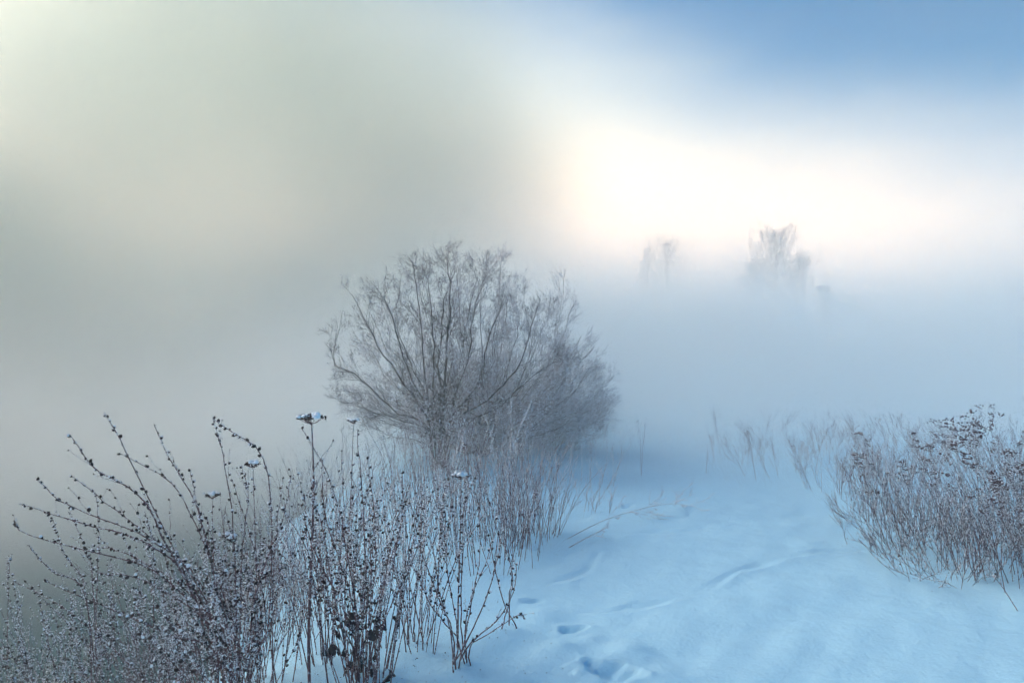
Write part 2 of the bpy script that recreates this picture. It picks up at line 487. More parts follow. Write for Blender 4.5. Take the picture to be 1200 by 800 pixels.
def weed_stem(root, P, r0, bud=0.015, spacing=0.032, s0=0.3, twigs=3, twig_len=(0.10, 0.28), frost=125, fsize=0.0088, mats=(None, None), budded=True, tw_ang=(0.25, 0.6)):
    """one stem with its side shoots; P in the plant's own frame"""
    st, bd, fr = MB(), MB(), MB()
    n = len(P); r0 = r0 * 1.35; R = r0 * (1 - 0.7 * np.linspace(0, 1, n))
    st.tubes(P, R, 5)
    lines, rad = [P], [R]
    if twigs:
        C, CR = branch(P[None], R[None], twigs, 0.35, 0.9, twig_len, tw_ang, 7, 0.6, up=0.25, wig=0.03)
        st.tubes(C, CR, 3)
        lines += list(C); rad += list(CR)
    if budded: put_buds(bd, fr, lines[:1], spacing, s0, bud); put_buds(bd, fr, lines[1:], spacing, 0.15, bud * 0.85)
    put_frost(fr, lines, rad, frost, fsize)
    return finish(root, st, bd, fr, mats)

def free_stem(base, h, tilt, az, arch, arch_az, n=14, wig=0.012):
    """a stem that starts at base, tilts, and arches over"""
    s = np.linspace(0, 1, n)[:, None]
    d0 = np.array([math.sin(tilt) * math.cos(az), math.sin(tilt) * math.sin(az), math.cos(tilt)])
    a = np.array([math.cos(arch_az), math.sin(arch_az), -0.35]) * arch
    P = np.asarray(base) + h * (s * d0 + s ** 2.2 * a)
    k = RNG.uniform(0, 6.28, 3)
    P = P + h * wig * np.sin(s * 9 + k) * s
    return P

# ------------------------------------------------------------------ near weeds
def px_weed(name, label, base_px, d, stems, fill=None, cat='weed', group=None, r0=0.0034, **kw):
    """stems: [(list of (px,py) from base to tip, depth at the tip)]; fill: dict for extra free stems"""
    b = P3(*base_px, d); b[2] = G(b[0], b[1])
    root = thing(name, label, cat, b, group)
    for pts, dt in stems:
        m = len(pts)
        Q = [P3(px, py, d + (dt - d) * (i + 1) / m) for i, (px, py) in enumerate(pts)]
        st = np.array([b[0] + RNG.normal(0, .03) + 0.35 * (Q[0][0] - b[0]), b[1] + RNG.normal(0, .04), 0]); st[2] = G(st[0], st[1]) - 0.02
        P = spline([st] + Q, 18) - b
        P[1:] += RNG.normal(0, 0.0022, P[1:].shape)
        weed_stem(root, P, r0 * RNG.uniform(.85, 1.15), **kw)
    if fill:
        for i in range(int(fill['n'] * 1.9)):
            a = RNG.uniform(0, 6.28); rr = fill.get('r', 0.12) * math.sqrt(RNG.random())
            st = np.array([rr * math.cos(a), rr * math.sin(a), 0]); st[2] = G(b[0] + st[0], b[1] + st[1]) - b[2] - 0.02
            P = free_stem(st, RNG.uniform(*fill['h']), RNG.uniform(*fill['tilt']), a if RNG.random() < .6 else RNG.uniform(0, 6.28), RNG.uniform(*fill['arch']), fill.get('az', a) + RNG.normal(0, .6))
            k2 = dict(kw); bare = RNG.random() < .38
            if bare: k2.update(budded=False, twigs=7, twig_len=(.08, .26), tw_ang=(.25, .9))
            weed_stem(root, P, r0 * RNG.uniform(.4, .95), **k2)
    return root

def lumpy(mb, c, rx, rz, seed=0, k=14, m=7):
    """a small heap of snow"""
    v = []; r = np.random.default_rng(seed); ph = r.uniform(0, 6.28, 4)
    for j in range(m + 1):
        e = -0.5 + 2.07 * j / m
        for i in range(k):
            a = 2 * math.pi * i / k
            w = 1 + 0.16 * math.sin(3 * a + ph[0]) + 0.10 * math.sin(5 * a + ph[1]) + 0.08 * math.sin(4 * e * 2 + ph[2])
            v.append((c[0] + rx * w * math.cos(e) * math.cos(a), c[1] + rx * w * math.cos(e) * math.sin(a), c[2] + rz * math.sin(e) * (1 + 0.2 * math.sin(2 * a + ph[3]))))
    q = [(j * k + i, j * k + (i + 1) % k, (j + 1) * k + (i + 1) % k, (j + 1) * k + i) for j in range(m) for i in range(k)]
    mb.add(v, q)

def umbel(root, top, t, r, rays=16, snow=True, seed=1):
    """flat seed head of an umbellifer: rays, small clusters, snow cap"""
    mb, hd = MB(), MB()
    a = RNG.uniform(0, 6.28, rays); q = np.sqrt(RNG.random(rays)) * r
    ends = top + np.stack([q * np.cos(a), q * np.sin(a), np.full(rays, r * 0.55) - 0.18 * q * q / r], -1)
    mid = top + (ends - top) * 0.5 + np.array([0, 0, -0.06 * r])
    mb.tubes(np.stack([np.tile(top, (rays, 1)), mid, ends], 1), np.tile([.0016, .0012, .001], (rays, 1)), 3)
    o = mb.build('umbel', M_STEM, root)
    loc = np.repeat(ends, 7, 0) + RNG.normal(0, r * 0.12, (rays * 7, 3)) * np.array([1, 1, .5])
    d = norm(RNG.normal(size=loc.shape) * .6 + np.array([0, 0, 1])); k = r * RNG.uniform(.10, .17, len(loc))
    hd.scatter(*SPIN, loc, *axes(d, k * .5, k)); hd.build('seeds', M_BUD, o, stuff=True)
    if snow:
        sn = MB()
        for i in range(9):
            c = top + np.array([RNG.normal(0, r * .42), RNG.normal(0, r * .42), r * 0.55 + RNG.uniform(-.05, .16) * r])
            lumpy(sn, c, r * RNG.uniform(.15, .34), r * RNG.uniform(.12, .28), seed * 10 + i, 9, 5)
        sn.build('snow_cap', M_FROST, o, stuff=True)
    return o

def umbellifer(name, label, base_px, d, pts, r, r0=0.0042, sides=(), buds=True, twigs=5, seed=1, snow=True):
    b = P3(*base_px, d); b[2] = G(b[0], b[1])
    root = thing(name, label, 'dried plant', b)
    P = spline([np.array([b[0], b[1], b[2] - .02])] + [P3(px, py, d) for px, py in pts], 18) - b
    weed_stem(root, P, r0, twigs=twigs, twig_len=(.12, .3), budded=buds, spacing=.05, tw_ang=(.4, .8), frost=160)
    umbel(root, P[-1], None, r, seed=seed, snow=snow)
    return root

px_weed('budded_weed', 'large budded weed arching far to the left in the near corner', (268, 822), 3.46, [
    ([(240, 740), (205, 650), (150, 536), (122, 482)], 3.5),
    ([(246, 745), (191, 632), (161, 579), (110, 549), (83, 511)], 3.3),
    ([(262, 745), (255, 698), (229, 592), (200, 541), (181, 499)], 3.7),
    ([(250, 740), (220, 668), (170, 630), (115, 607), (68, 587), (42, 562)], 3.25),
    ([(250, 745), (204, 660), (144, 626), (85, 611), (21, 590)], 3.4),
    ([(255, 750), (218, 700), (170, 664), (93, 643), (30, 626), (15, 611)], 3.15),
    ([(266, 745), (243, 650), (204, 570), (142, 532)], 3.65),
    ([(262, 752), (225, 670), (170, 625), (127, 592), (85, 558)], 3.6),
    ([(276, 740), (274, 640), (261, 536), (249, 490)], 3.75),
    ([(303, 765), (314, 720), (318, 600), (306, 532), (270, 505), (252, 492)], 3.5),
    ([(266, 760), (230, 720), (170, 681), (112, 671)], 3.2),
    ([(252, 765), (200, 745), (140, 720), (51, 681)], 3.1),
    ([(280, 740), (282, 650), (290, 580), (283, 545)], 3.8),
    ([(270, 750), (250, 660), (232, 600), (222, 552)], 3.9),
    ([(290, 760), (300, 690), (330, 610), (340, 560)], 3.4),
    ([(258, 758), (215, 690), (150, 650), (108, 640)], 3.8),
    ], dict(n=24, r=0.13, h=(0.6, 1.0), tilt=(0.1, 0.55), arch=(0.05, 0.35), az=2.7), r0=0.0036, bud=0.0165, spacing=0.034, twigs=3)

umbellifer('snow_capped_umbellifer', 'tall dark umbellifer with the largest snow cap, standing before the shrub', (362, 826), 3.5,
           [(361, 740), (365, 640), (367, 560), (365, 497)], 0.062, 0.0062, seed=3, twigs=6)
umbellifer('snow_capped_umbellifer', 'thin umbellifer with small snow cap amid the middle weeds, right of the tallest stem', (536, 764), 4.02,
           [(537, 700), (539, 640), (540, 562)], 0.045, 0.004, seed=4, twigs=3)
umbellifer('snow_capped_umbellifer', 'short umbellifer with rounded cap behind the arching left weed', (252, 800), 3.7,
           [(251, 720), (249, 640), (248, 584)], 0.036, 0.003, seed=5, twigs=2)
umbellifer('snow_capped_umbellifer', 'thin umbellifer with pale cap just left of the tallest snow capped stem', (300, 802), 3.66,
           [(301, 720), (298, 620), (296, 548)], 0.040, 0.003, seed=6, twigs=2)
umbellifer('snow_capped_umbellifer', 'umbellifer with snow cap drooping to the right inside the arching left weed', (262, 800), 3.68,
           [(258, 730), (258, 670), (268, 634)], 0.045, 0.003, seed=7, twigs=2)
umbellifer('snow_capped_umbellifer', 'small umbellifer head just right of the tallest snow capped stem, against the dark shrub', (404, 776), 3.88,
           [(404, 690), (410, 600), (414, 496)], 0.030, 0.0032, seed=8, twigs=3)

w4 = px_weed('budded_weed', 'budded weed with withered dark leaves hanging low on its stems', (425, 806), 3.62, [
    ([(424, 740), (428, 660), (424, 580), (419, 505)], 3.6),
    ([(420, 740), (405, 640), (385, 560), (352, 500)], 3.55),
    ([(430, 740), (440, 660), (436, 590), (430, 535)], 3.7),
    ([(436, 745), (456, 660), (470, 610), (472, 555)], 3.7),
    ([(418, 740), (398, 660), (380, 600), (378, 540)], 3.5),
    ([(432, 745), (450, 680), (462, 620), (480, 570)], 3.8),
    ([(415, 750), (390, 690), (365, 640), (352, 590)], 3.4),
    ([(440, 750), (468, 690), (490, 640), (497, 585)], 3.6),
    ([(412, 755), (380, 700), (340, 660), (318, 640)], 3.4),
    ], dict(n=18, r=0.16, h=(0.6, 1.05), tilt=(0.05, 0.30), arch=(0.0, 0.14)), r0=0.0034, bud=0.015, spacing=0.034, twigs=3)
LEAF_V = [(0, 0, 0), (.28, .30, .06), (.34, .62, -.04), (0, 1.0, -.22), (-.34, .62, .10), (-.28, .30, .02), (0, .35, -.10), (0, .68, -.16)]
LEAF_T = [(0, 1, 6), (1, 2, 7), (1, 7, 6), (2, 3, 7), (3, 4, 7), (4, 5, 6), (4, 6, 7), (5, 0, 6)]
def hang_leaves(root, n, zlo, zhi, spread, size):
    me = None
    for i in range(n):
        mb = MB(); a = RNG.uniform(0, 6.28); k = size * RNG.uniform(.6, 1.3)
        v = np.array(LEAF_V) * k * np.array([1, 1, RNG.uniform(.6, 1.8)]); v[:, 2] += RNG.normal(0, .05 * k, 8)
        mb.add(v, t=LEAF_T); o = mb.build('leaf', M_LEAF, root)
        rr = spread * math.sqrt(RNG.random())
        o.location = (rr * math.cos(a), rr * math.sin(a) * .6, RNG.uniform(zlo, zhi))
        o.rotation_euler = (RNG.uniform(-1.9, -.9), RNG.uniform(-.5, .5), RNG.uniform(0, 6.28))
hang_leaves(w4, 38, 0.05, 0.32, 0.16, 0.05)

px_weed('budded_weed', 'open fan of thin budded stems rising from bare snow beside the footprints', (541, 782), 3.83, [
    ([(530, 740), (510, 690), (492, 640), (482, 590)], 3.8),
    ([(533, 745), (505, 710), (488, 670), (476, 655)], 3.7),
    ([(540, 730), (541, 650), (545, 590), (556, 560)], 3.9),
    ([(546, 740), (556, 690), (563, 640), (560, 585)], 3.85),
    ([(550, 745), (570, 700), (583, 655), (590, 620)], 3.9),
    ([(536, 740), (524, 670), (521, 610), (524, 570)], 3.95),
    ([(553, 752), (585, 725), (600, 690), (596, 655)], 3.9),
    ([(545, 742), (552, 700), (572, 650), (585, 600)], 4.0),
    ([(551, 758), (575, 742), (606, 722), (614, 724)], 3.75),
    ([(528, 742), (516, 700), (508, 650), (512, 610)], 3.75),
    ], r0=0.003, bud=0.014, spacing=0.036, twigs=2, twig_len=(.08, .18))
px_weed('budded_weed', 'two drooping budded stems at the edge of the bare snow', (592, 742), 4.27, [
    ([(588, 700), (577, 650), (566, 610), (548, 600)], 4.25),
    ([(597, 700), (600, 670), (590, 640), (584, 628)], 4.3),
    ([(594, 715), (602, 690), (605, 668), (600, 650)], 4.2),
    ], r0=0.0028, bud=0.015, spacing=0.036, twigs=1, twig_len=(.06, .12))
px_weed('budded_weed', 'dense budded weed between the leafy weed and the open fan', (482, 768), 4.05, [
    ([(480, 720), (478, 640), (470, 560)], 4.1), ([(486, 720), (492, 640), (494, 570)], 4.1), ([(476, 720), (455, 640), (446, 560)], 4.2)],
    dict(n=12, r=0.16, h=(0.6, 0.95), tilt=(0.05, 0.3), arch=(0, .15)), r0=0.0028, bud=0.0135, spacing=0.036, twigs=3)
px_weed('budded_weed', 'slim budded weed standing just right of the tallest stem, stems nearly upright', (386, 782), 3.9, [
    ([(384, 700), (380, 620), (384, 560)], 3.9), ([(392, 700), (402, 620), (400, 530)], 4.0)],
    dict(n=11, r=0.14, h=(0.6, 1.0), tilt=(0.05, 0.28), arch=(0, .15)), r0=0.0028, bud=0.0135, spacing=0.036, twigs=3)
px_weed('budded_weed', 'budded weed with stems crossing left of the tallest snow capped stem', (318, 792), 3.75, [
    ([(318, 720), (322, 640), (330, 560)], 3.7), ([(310, 720), (296, 640), (270, 560)], 3.7)],
    dict(n=12, r=0.15, h=(0.55, 0.95), tilt=(0.08, 0.4), arch=(0, .2), az=2.8), r0=0.003, bud=0.014, spacing=0.036, twigs=3)
px_weed('budded_weed', 'smaller budded weed in the left corner behind the large arching one', (108, 742), 4.3, [
    ([(100, 700), (75, 650), (60, 606)], 4.3), ([(108, 690), (98, 640), (80, 600)], 4.4), ([(112, 690), (115, 640), (112, 580)], 4.3), ([(100, 705), (60, 670), (32, 640)], 4.2)],
    dict(n=20, r=0.26, h=(0.75, 1.15), tilt=(0.05, 0.40), arch=(0, .2), az=2.9), r0=0.0026, bud=0.0135, spacing=0.034, twigs=3, mats=(M_STEM_PALE, None))
px_weed('budded_weed', 'low tangled weed behind the arching left weed, half sunk in fog', (180, 728), 4.6, [
    ([(180, 690), (178, 640), (170, 600)], 4.6)],
    dict(n=20, r=0.36, h=(0.65, 1.1), tilt=(0.05, 0.45), arch=(0, .2)), r0=0.0026, bud=0.013, spacing=0.036, twigs=3, mats=(M_STEM_PALE, None))
px_weed('budded_weed', 'thin pale weed cut by the left edge of the picture', (4, 728), 4.5, [
    ([(8, 690), (12, 650)], 4.5)],
    dict(n=14, r=0.22, h=(0.6, 1.05), tilt=(0.05, 0.3), arch=(0, .15)), r0=0.0022, bud=0.011, spacing=0.036, twigs=3, mats=(M_STEM_PALE, None))

# ------------------------------------------------------------------ frosted grass and background weeds
def grass_clump(name, label, x, y, n, r, h, tilt=(0.03, 0.6), cat='grass', mat=None, frost=125, fsize=0.0088, r0=0.0024, twigs=5, tw=(.06, .2), plume=0.0, group=None, per=8):
    """stems in bundles of `per`: each bundle is one part"""
    root = thing(name, label, cat, (x, y, G(x, y)), group)
    i = 0
    while i < n:
        st, fr = MB(), MB()
        for _ in range(min(per, n - i)):
            a = RNG.uniform(0, 6.28); rr = r * math.sqrt(RNG.random())
            b = np.array([rr * math.cos(a), rr * math.sin(a), 0]); b[2] = G(x + b[0], y + b[1]) - G(x, y) - 0.02
            P = free_stem(b, RNG.uniform(h[0] * .6, h[1]), RNG.uniform(*tilt), a + RNG.normal(0, .8), RNG.uniform(0, .3), RNG.uniform(0, 6.28), 10, .022)
            R = r0 * (1 - 0.6 * np.linspace(0, 1, 10)); st.tubes(P, R, 3)
            C, CR = branch(P[None], R[None], twigs, .3, .95, tw, (.25, .7), 5, .7, up=.3, wig=.04)
            st.tubes(C, CR, 3)
            put_frost(fr, [P] + list(C), [R] + list(CR), frost, fsize)
            if plume: put_frost(fr, [P[4:]] + list(C), [R[4:]] + list(CR), 320, fsize * plume * .8)
            i += 1
        o = st.build('stems', mat or M_GRASS, root, stuff=True)
        fr.build('frost', M_FROST, o, stuff=True)
    return root

grass_clump('frosted_grass_clump', 'mauve weed thicket overlapping the foot of the dark shrub', -0.50, 6.6, 110, 0.6, (0.85, 1.2), (0.03, 0.3), mat=M_STEM_PALE, frost=90)
grass_clump('frosted_grass_clump', 'frosted grass thicket filling the gap behind the open budded fan', -0.22, 5.6, 80, 0.44, (0.7, 1.0), (0.03, 0.3), mat=M_STEM_PALE, frost=80)
grass_clump('frosted_grass_clump', 'reddish frosted weed tuft ending where the bare snow begins', 0.02, 6.05, 56, 0.26, (0.7, 1.0), (0.03, 0.35), mat=M_STEM_PALE, twigs=6, frost=80)
grass_clump('frosted_grass_clump', 'narrow reddish tuft nearest the fallen branch', 0.24, 6.2, 28, 0.14, (0.5, 0.8), (0.03, 0.45), mat=M_STEM_PALE, twigs=5, frost=80)
grass_clump('frosted_grass_clump', 'frosted grass thicket left of the shrub foot, before the river', -1.5, 6.4, 44, 0.6, (0.4, 0.75))
grass_clump('frosted_grass_clump', 'low frosted grass on the river bank behind the left weeds', -2.2, 5.6, 40, 0.6, (0.3, 0.65))
for bx, by, n, lab in ((-1.85, 4.9, 44, 'frosted grass on the bank edge directly behind the arching left weed'), (-1.75, 7.3, 44, 'frosted grass on the bank edge left of the dark shrub'),
                       (-2.0, 8.6, 40, 'dim frosted grass on the bank behind and left of the dark shrub'), (-1.15, 5.2, 44, 'tangled frosted grass behind the tallest snow capped stem'), (-1.0, 7.6, 50, 'frosted grass thicket close round the dark shrub trunk'),
                       (0.1, 9.3, 46, 'frosted grass thicket under the misty bushes, right of the dark trunk'), (-0.75, 4.75, 30, 'frosted grass in among the budded weeds left of the open fan'),
                       (-1.5, 4.3, 44, 'frosted undergrowth low behind the arching left weed'), (-2.1, 4.4, 44, 'frosted undergrowth in the left corner behind the small budded weed'), (-2.6, 5.0, 40, 'dim undergrowth at the left edge over the river'),
                       (-1.6, 5.9, 44, 'grey undergrowth halfway down the bank'), (-2.4, 6.6, 40, 'dim undergrowth at the water edge left of the shrub')):
    grass_clump('frosted_grass_clump', lab, bx, by, int(n * 1.3) if bx < -1.3 else n, 0.5, (0.5, 1.05) if bx < -1.3 else (0.35, 0.8), mat=M_STEM_PALE if n in (44, 30) else None, frost=35)
grass_clump('frosted_plume', 'tall feathery frosted plume in front of the bush, left of two', -0.10, 6.4, 3, 0.05, (1.15, 1.25), (0.0, 0.10), mat=M_GRASS, plume=1.1, twigs=9, cat='dried plant', per=1)
grass_clump('frosted_plume', 'tall feathery frosted plume in front of the bush, right of two', 0.06, 6.5, 2, 0.05, (1.1, 1.25), (0.0, 0.08), mat=M_GRASS, plume=1.1, twigs=9, cat='dried plant', per=1)
grass_clump('frosted_plume', 'bent white frosted plume right before the shrub trunk', -0.52, 6.3, 3, 0.08, (0.85, 1.0), (0.0, 0.2), mat=M_GRASS, plume=1.2, twigs=9, cat='dried plant', per=1)
grass_clump('frosted_grass_clump', 'thin weeds fading into mist beside the way, behind the fallen branch', 0.75, 8.2, 16, 0.35, (0.3, 0.8))
grass_clump('frosted_grass_clump', 'low sparse weeds between the reddish tuft and the misty stems', 0.62, 7.1, 14, 0.3, (0.2, 0.5))

# right hand weeds with clustered seed heads
def headed_weed(name, label, x, y, n, r, h, tilt=(0.05, 0.45), heads=True, group=None, lean=None, r0=0.003, mats=(None, None)):
    root = thing(name, label, 'weed', (x, y, G(x, y)), group)
    for i in range(n):
        st, hd, fr = MB(), MB(), MB()
        a = RNG.uniform(0, 6.28); rr = r * math.sqrt(RNG.random())
        b = np.array([rr * math.cos(a), rr * math.sin(a), 0]); b[2] = G(x + b[0], y + b[1]) - G(x, y) - 0.02
        az = a if lean is None else lean + RNG.normal(0, .9)
        P = free_stem(b, RNG.uniform(*h), RNG.uniform(*tilt), az, RNG.uniform(0, .16), az, 14)
        R = r0 * RNG.uniform(.7, 1.1) * (1 - .65 * np.linspace(0, 1, 14)); st.tubes(P, R, 4)
        C, CR = branch(P[None], R[None], 9, .1, .97, (.14, .36), (.3, .75), 7, .6, up=.3, wig=.03)
        D, DR = branch(C, CR, 4, .25, 1.0, (.05, .15), (.3, .8), 4, .7, up=.25, wig=.03)
        st.tubes(C, CR, 3); st.tubes(D, DR, 3)
        put_frost(fr, [P] + list(C) + list(D), [R] + list(CR) + list(DR), 55, .008)
        if heads and RNG.random() < .26:
            ends = np.concatenate([D[(RNG.random(len(D)) < .35) & (D[:, -1, 2] > .72 * P[-1, 2])][:, -1], P[-1:]])
            loc = np.repeat(ends, 7, 0) + RNG.normal(0, .014, (len(ends) * 7, 3)) * np.array([1, 1, .5])
            d = norm(RNG.normal(size=loc.shape) * .5 + np.array([0, 0, 1])); k = RNG.uniform(.009, .016, len(loc))
            hd.scatter(*SPIN, loc, *axes(d, k * .5, k))
            f = RNG.random(len(loc)) < .35
            fr.scatter(*DOME, (loc + d * (k * .9)[:, None])[f], *axes(norm(d[f] + np.array([0, 0, 1.])), k[f] * .4, k[f] * .5))
        o = st.build('stem', mats[0] or M_STEM, root)
        if hd.n: hd.build('seed_heads', mats[1] or M_HEAD, o, stuff=True)
        fr.build('frost', M_FROST, o, stuff=True)
    return root
hw = [headed_weed('seed_head_weed', 'near right weed with dark clustered seed heads, cut by the picture edge', 3.12, 4.95, 40, 0.32, (0.5, 0.98), lean=2.6, mats=(M_STEM_DARK, None)),
      headed_weed('seed_head_weed', 'seed head weed bending left over the snow, beside the nearest right one', 2.98, 5.75, 22, 0.30, (0.4, 0.85), (0.15, 0.6), lean=2.8, mats=(M_STEM_DARK, None)),
      headed_weed('seed_head_weed', 'tall seed head weed standing behind the nearest right one', 3.75, 5.9, 24, 0.38, (0.5, 0.9), mats=(M_STEM_DARK, None))]
grass_clump('frosted_grass_clump', 'grey frosted grass at the foot of the right hand weeds', 3.2, 6.5, 46, 0.36, (0.3, 0.7), (0.03, 0.35), mat=M_STEM_PALE, frost=50)
grass_clump('frosted_grass_clump', 'low tangled grass at the very foot of the nearest right weed', 3.15, 5.2, 60, 0.34, (0.2, 0.55), mat=M_STEM_DARK, frost=60)
grass_clump('frosted_grass_clump', 'tangled grass under the seed head weed bending over the snow', 3.1, 5.9, 50, 0.36, (0.25, 0.6), mat=M_STEM_DARK, frost=60)
grass_clump('frosted_grass_clump', 'misty low grass along the foot of the right row', 3.6, 8.0, 40, 0.6, (0.25, 0.55), (0.03, 0.35))
for bx, by, n, lab in ((2.75, 5.1, 40, 'drooping dark tangle at the left foot of the nearest right weed'), (2.7, 5.75, 34, 'drooping tangle spilling from the right weeds onto the snow'),
                       (3.4, 4.75, 40, 'dark tangle at the right picture edge under the seed heads'), (3.0, 6.7, 26, 'low mauve tangle where the right weeds begin to fade'), (3.4, 5.6, 50, 'dense mauve twigs inside the right hand weeds')):
    grass_clump('dry_tangle', lab, bx, by, n, 0.26, (0.2, 0.5), (0.25, 1.15), cat='weed', mat=M_STEM_DARK, frost=35, twigs=8, r0=.002)
grp = 'weeds fading into mist along the right of the way'
for x, y, n, lab in ((3.35, 7.2, 22, 'first weed in the misty row going back along the right'), (3.0, 7.9, 20, 'second weed in the misty row going back along the right'),
                     (3.7, 8.3, 20, 'misty weed set back behind the first of the right row'), (2.8, 8.9, 18, 'third weed in the misty row going back along the right'),
                     (3.6, 9.8, 18, 'hardly visible weed deep in the mist on the right'), (2.6, 10.2, 16, 'faint weed where the snowy way is lost in mist'),
                     (4.6, 7.4, 20, 'misty weed beyond the right edge of the near weeds'), (4.9, 9.2, 18, 'dim weed far right in the mist behind the others')):
    headed_weed('seed_head_weed', lab, x + .25, y, n - 9, 0.42, (0.3, 0.72), (0.05, .6), heads=n > 21, group=grp, r0=0.0022, mats=(M_STEM_PALE, None))

def lone_stem(name, label, x, y, h, tilt, az, cat='dried plant', r0=0.0019, twigs=4):
    root = thing(name, label, cat, (x, y, G(x, y)))
    P = free_stem((0, 0, -.02), h, tilt, az, .05, az, 12)
    weed_stem(root, P, r0, bud=.011, spacing=.05, s0=.5, twigs=twigs, twig_len=(.08, .22), mats=(M_STEM_PALE, None))
lone_stem('dried_weed', 'single dry stem standing in mist behind the end of the way', 1.62, 9.9, .62, .03, 0)
lone_stem('dried_weed', 'short dry stub stem left of the misty row', 2.25, 9.2, .35, .1, 1)
lone_stem('dried_weed', 'thin dry stem right of the bush, in mist', 1.45, 8.9, .7, .05, 2)
lone_stem('dried_weed', 'thin twig poking from the snow before the near right weed', 2.83, 4.42, .33, .55, 2.4, r0=.002, twigs=2)
lone_stem('dried_weed', 'tiny twig in the snow left of the right hand weeds', 2.55, 5.15, .16, .4, 2.0, r0=.0016, twigs=2)

# fallen branches lying on the snow
def fallen(name, label, pts, r0, n2, L2, lift=.0):
    b = np.array([*pts[0][:2], G(*pts[0][:2])]); root = thing(name, label, 'branch', b)
    P = spline([np.array([x, y, G(x, y) + z]) for x, y, z in pts], 18) - b
    R = r0 * (1 - .75 * np.linspace(0, 1, 18))
    C, CR = branch(P[None], R[None], n2, .3, .95, L2, (.3, .8), 8, .6, up=.02, wig=.04)
    D, DR = branch(C, CR, 4, .25, 1., (.05, .16), (.3, .9), 5, .65, up=.05, wig=.04)
    for A in (C, D):
        g = H(A[..., 0] + b[0], A[..., 1] + b[1]) - b[2]; A[..., 2] = np.maximum(A[..., 2], g + .004)
    mb = MB(); mb.tubes(P, R, 5); o = mb.build('branch', M_STEM, root)
    tw = MB(); tw.tubes(C, CR, 3); tw.tubes(D, DR, 3); tw.build('twigs', M_STEM_PALE, o, stuff=True)
    fr = MB(); put_frost(fr, [P] + list(C) + list(D), [R] + list(CR) + list(DR), 160, .008); fr.build('frost', M_FROST, o, stuff=True)
fallen('fallen_branch', 'thin branch arching over the snow in the middle of the way', [(.43, 6.12, .0), (.70, 6.35, .06), (1.0, 6.6, .09), (1.35, 6.85, .09), (1.62, 7.0, .04)], .0022, 16, (.2, .5))
fallen('fallen_branch', 'small forked twig lying in front of the arching branch', [(.42, 5.86, .0), (.55, 6.0, .03), (.72, 6.2, .05)], .003, 3, (.1, .2))

# ------------------------------------------------------------------ shrubs
def limb_mesh(root, P, r0, n2, n3, n4, L2, L3, L4, twig_mat, bark=M_BARK, frost=0, up=.25, k=6, name='limb', fsize=.012, rmin=.0011, tips=0, s2=.22):
    n = len(P); R = np.maximum(r0 * (1 - .82 * np.linspace(0, 1, n)), .0025)
    mb = MB(); mb.tubes(P, R, k)
    C, CR = branch(P[None], R[None], n2, s2, .98, L2, (.4, 1.15), 9, .5, up=up, wig=.035, rmin=rmin * 1.3)
    mb.tubes(C, CR, 4); o = mb.build(name, bark, root)
    D, DR = branch(C, CR, n3, .2, 1., L3, (.4, 1.2), 6, .6, up=up, wig=.05, rmin=rmin)
    tw = MB(); tw.tubes(D, DR, 3)
    if n4:
        E, ER = branch(D, DR, n4, .2, 1., L4, (.4, 1.2), 4, .7, up=up * .7, wig=.06, rmin=rmin); tw.tubes(E, ER, 3)
    tw.build('twigs', twig_mat, o, stuff=True)
    if frost:
        fr = MB()
        for A, dens in ((C, frost), (D, frost)): put_frost(fr, list(A), [None] * len(A), dens, fsize)
        if tips:
            ends = np.concatenate([D[:, -1], D[:, -2]]); ends = ends[RNG.random(len(ends)) < tips]
            kk = RNG.uniform(.008, .018, len(ends)); fr.scatter(*DOME, ends, *axes(np.tile([0, 0, 1.], (len(ends), 1)), kk * .6, kk * .8))
        fr.build('frost', M_FROST, o, stuff=True)
    return o

def px_shrub(name, label, base_px, d, limbs, r0, twig_mat, **kw):
    b = P3(*base_px, d); b[2] = G(b[0], b[1])
    root = thing(name, label, 'shrub', b)
    for pts, dt, rr in limbs:
        m = len(pts)
        Q = [P3(px, py, d + (dt - d) * (i + 1) / m) for i, (px, py) in enumerate(pts)]
        st = b + np.array([(Q[0][0] - b[0]) * .25, RNG.normal(0, .06), -.05])
        P = spline([st] + Q, 20) - b; P[1:] += RNG.normal(0, .009, P[1:].shape)
        limb_mesh(root, P, r0 * rr, twig_mat=twig_mat, **kw)
    return root
px_shrub('bare_shrub', 'dark bare shrub with crisp spreading limbs in the middle', (513, 540), 9.0, [
    ([(520, 470), (524, 400), (528, 350), (524, 300)], 9.0, 1.15),
    ([(516, 470), (515, 410), (522, 350), (536, 312)], 9.5, 1.0),
    ([(528, 480), (548, 420), (556, 360), (572, 318)], 9.2, .8),
    ([(530, 490), (560, 452), (572, 400), (592, 345)], 8.6, .9),
    ([(535, 495), (575, 465), (612, 420), (632, 352)], 8.5, .9),
    ([(505, 490), (480, 440), (460, 370), (445, 340)], 8.8, .9),
    ([(500, 490), (470, 445), (435, 390), (413, 345)], 8.6, .85),
    ([(500, 500), (460, 480), (420, 440), (392, 425), (402, 368)], 8.5, .7),
    ([(502, 480), (496, 400), (490, 350), (483, 306)], 9.3, .85),
    ([(508, 470), (508, 400), (504, 350), (498, 315)], 8.7, .7),
    ([(500, 505), (470, 492), (430, 480), (398, 470)], 8.8, .6),
    ([(538, 500), (580, 480), (625, 440), (660, 420)], 9.3, .7),
    ([(520, 480), (540, 420), (550, 360), (562, 318)], 9.8, .7),
    ([(505, 480), (482, 430), (465, 380), (470, 320)], 10.0, .7),
    ], .0165, M_TWIG, n2=22, n3=7, n4=4, L2=(.22, .62), L3=(.10, .28), L4=(.04, .11), frost=30, fsize=.013, rmin=.0010, s2=.10, tips=.15, up=.12)

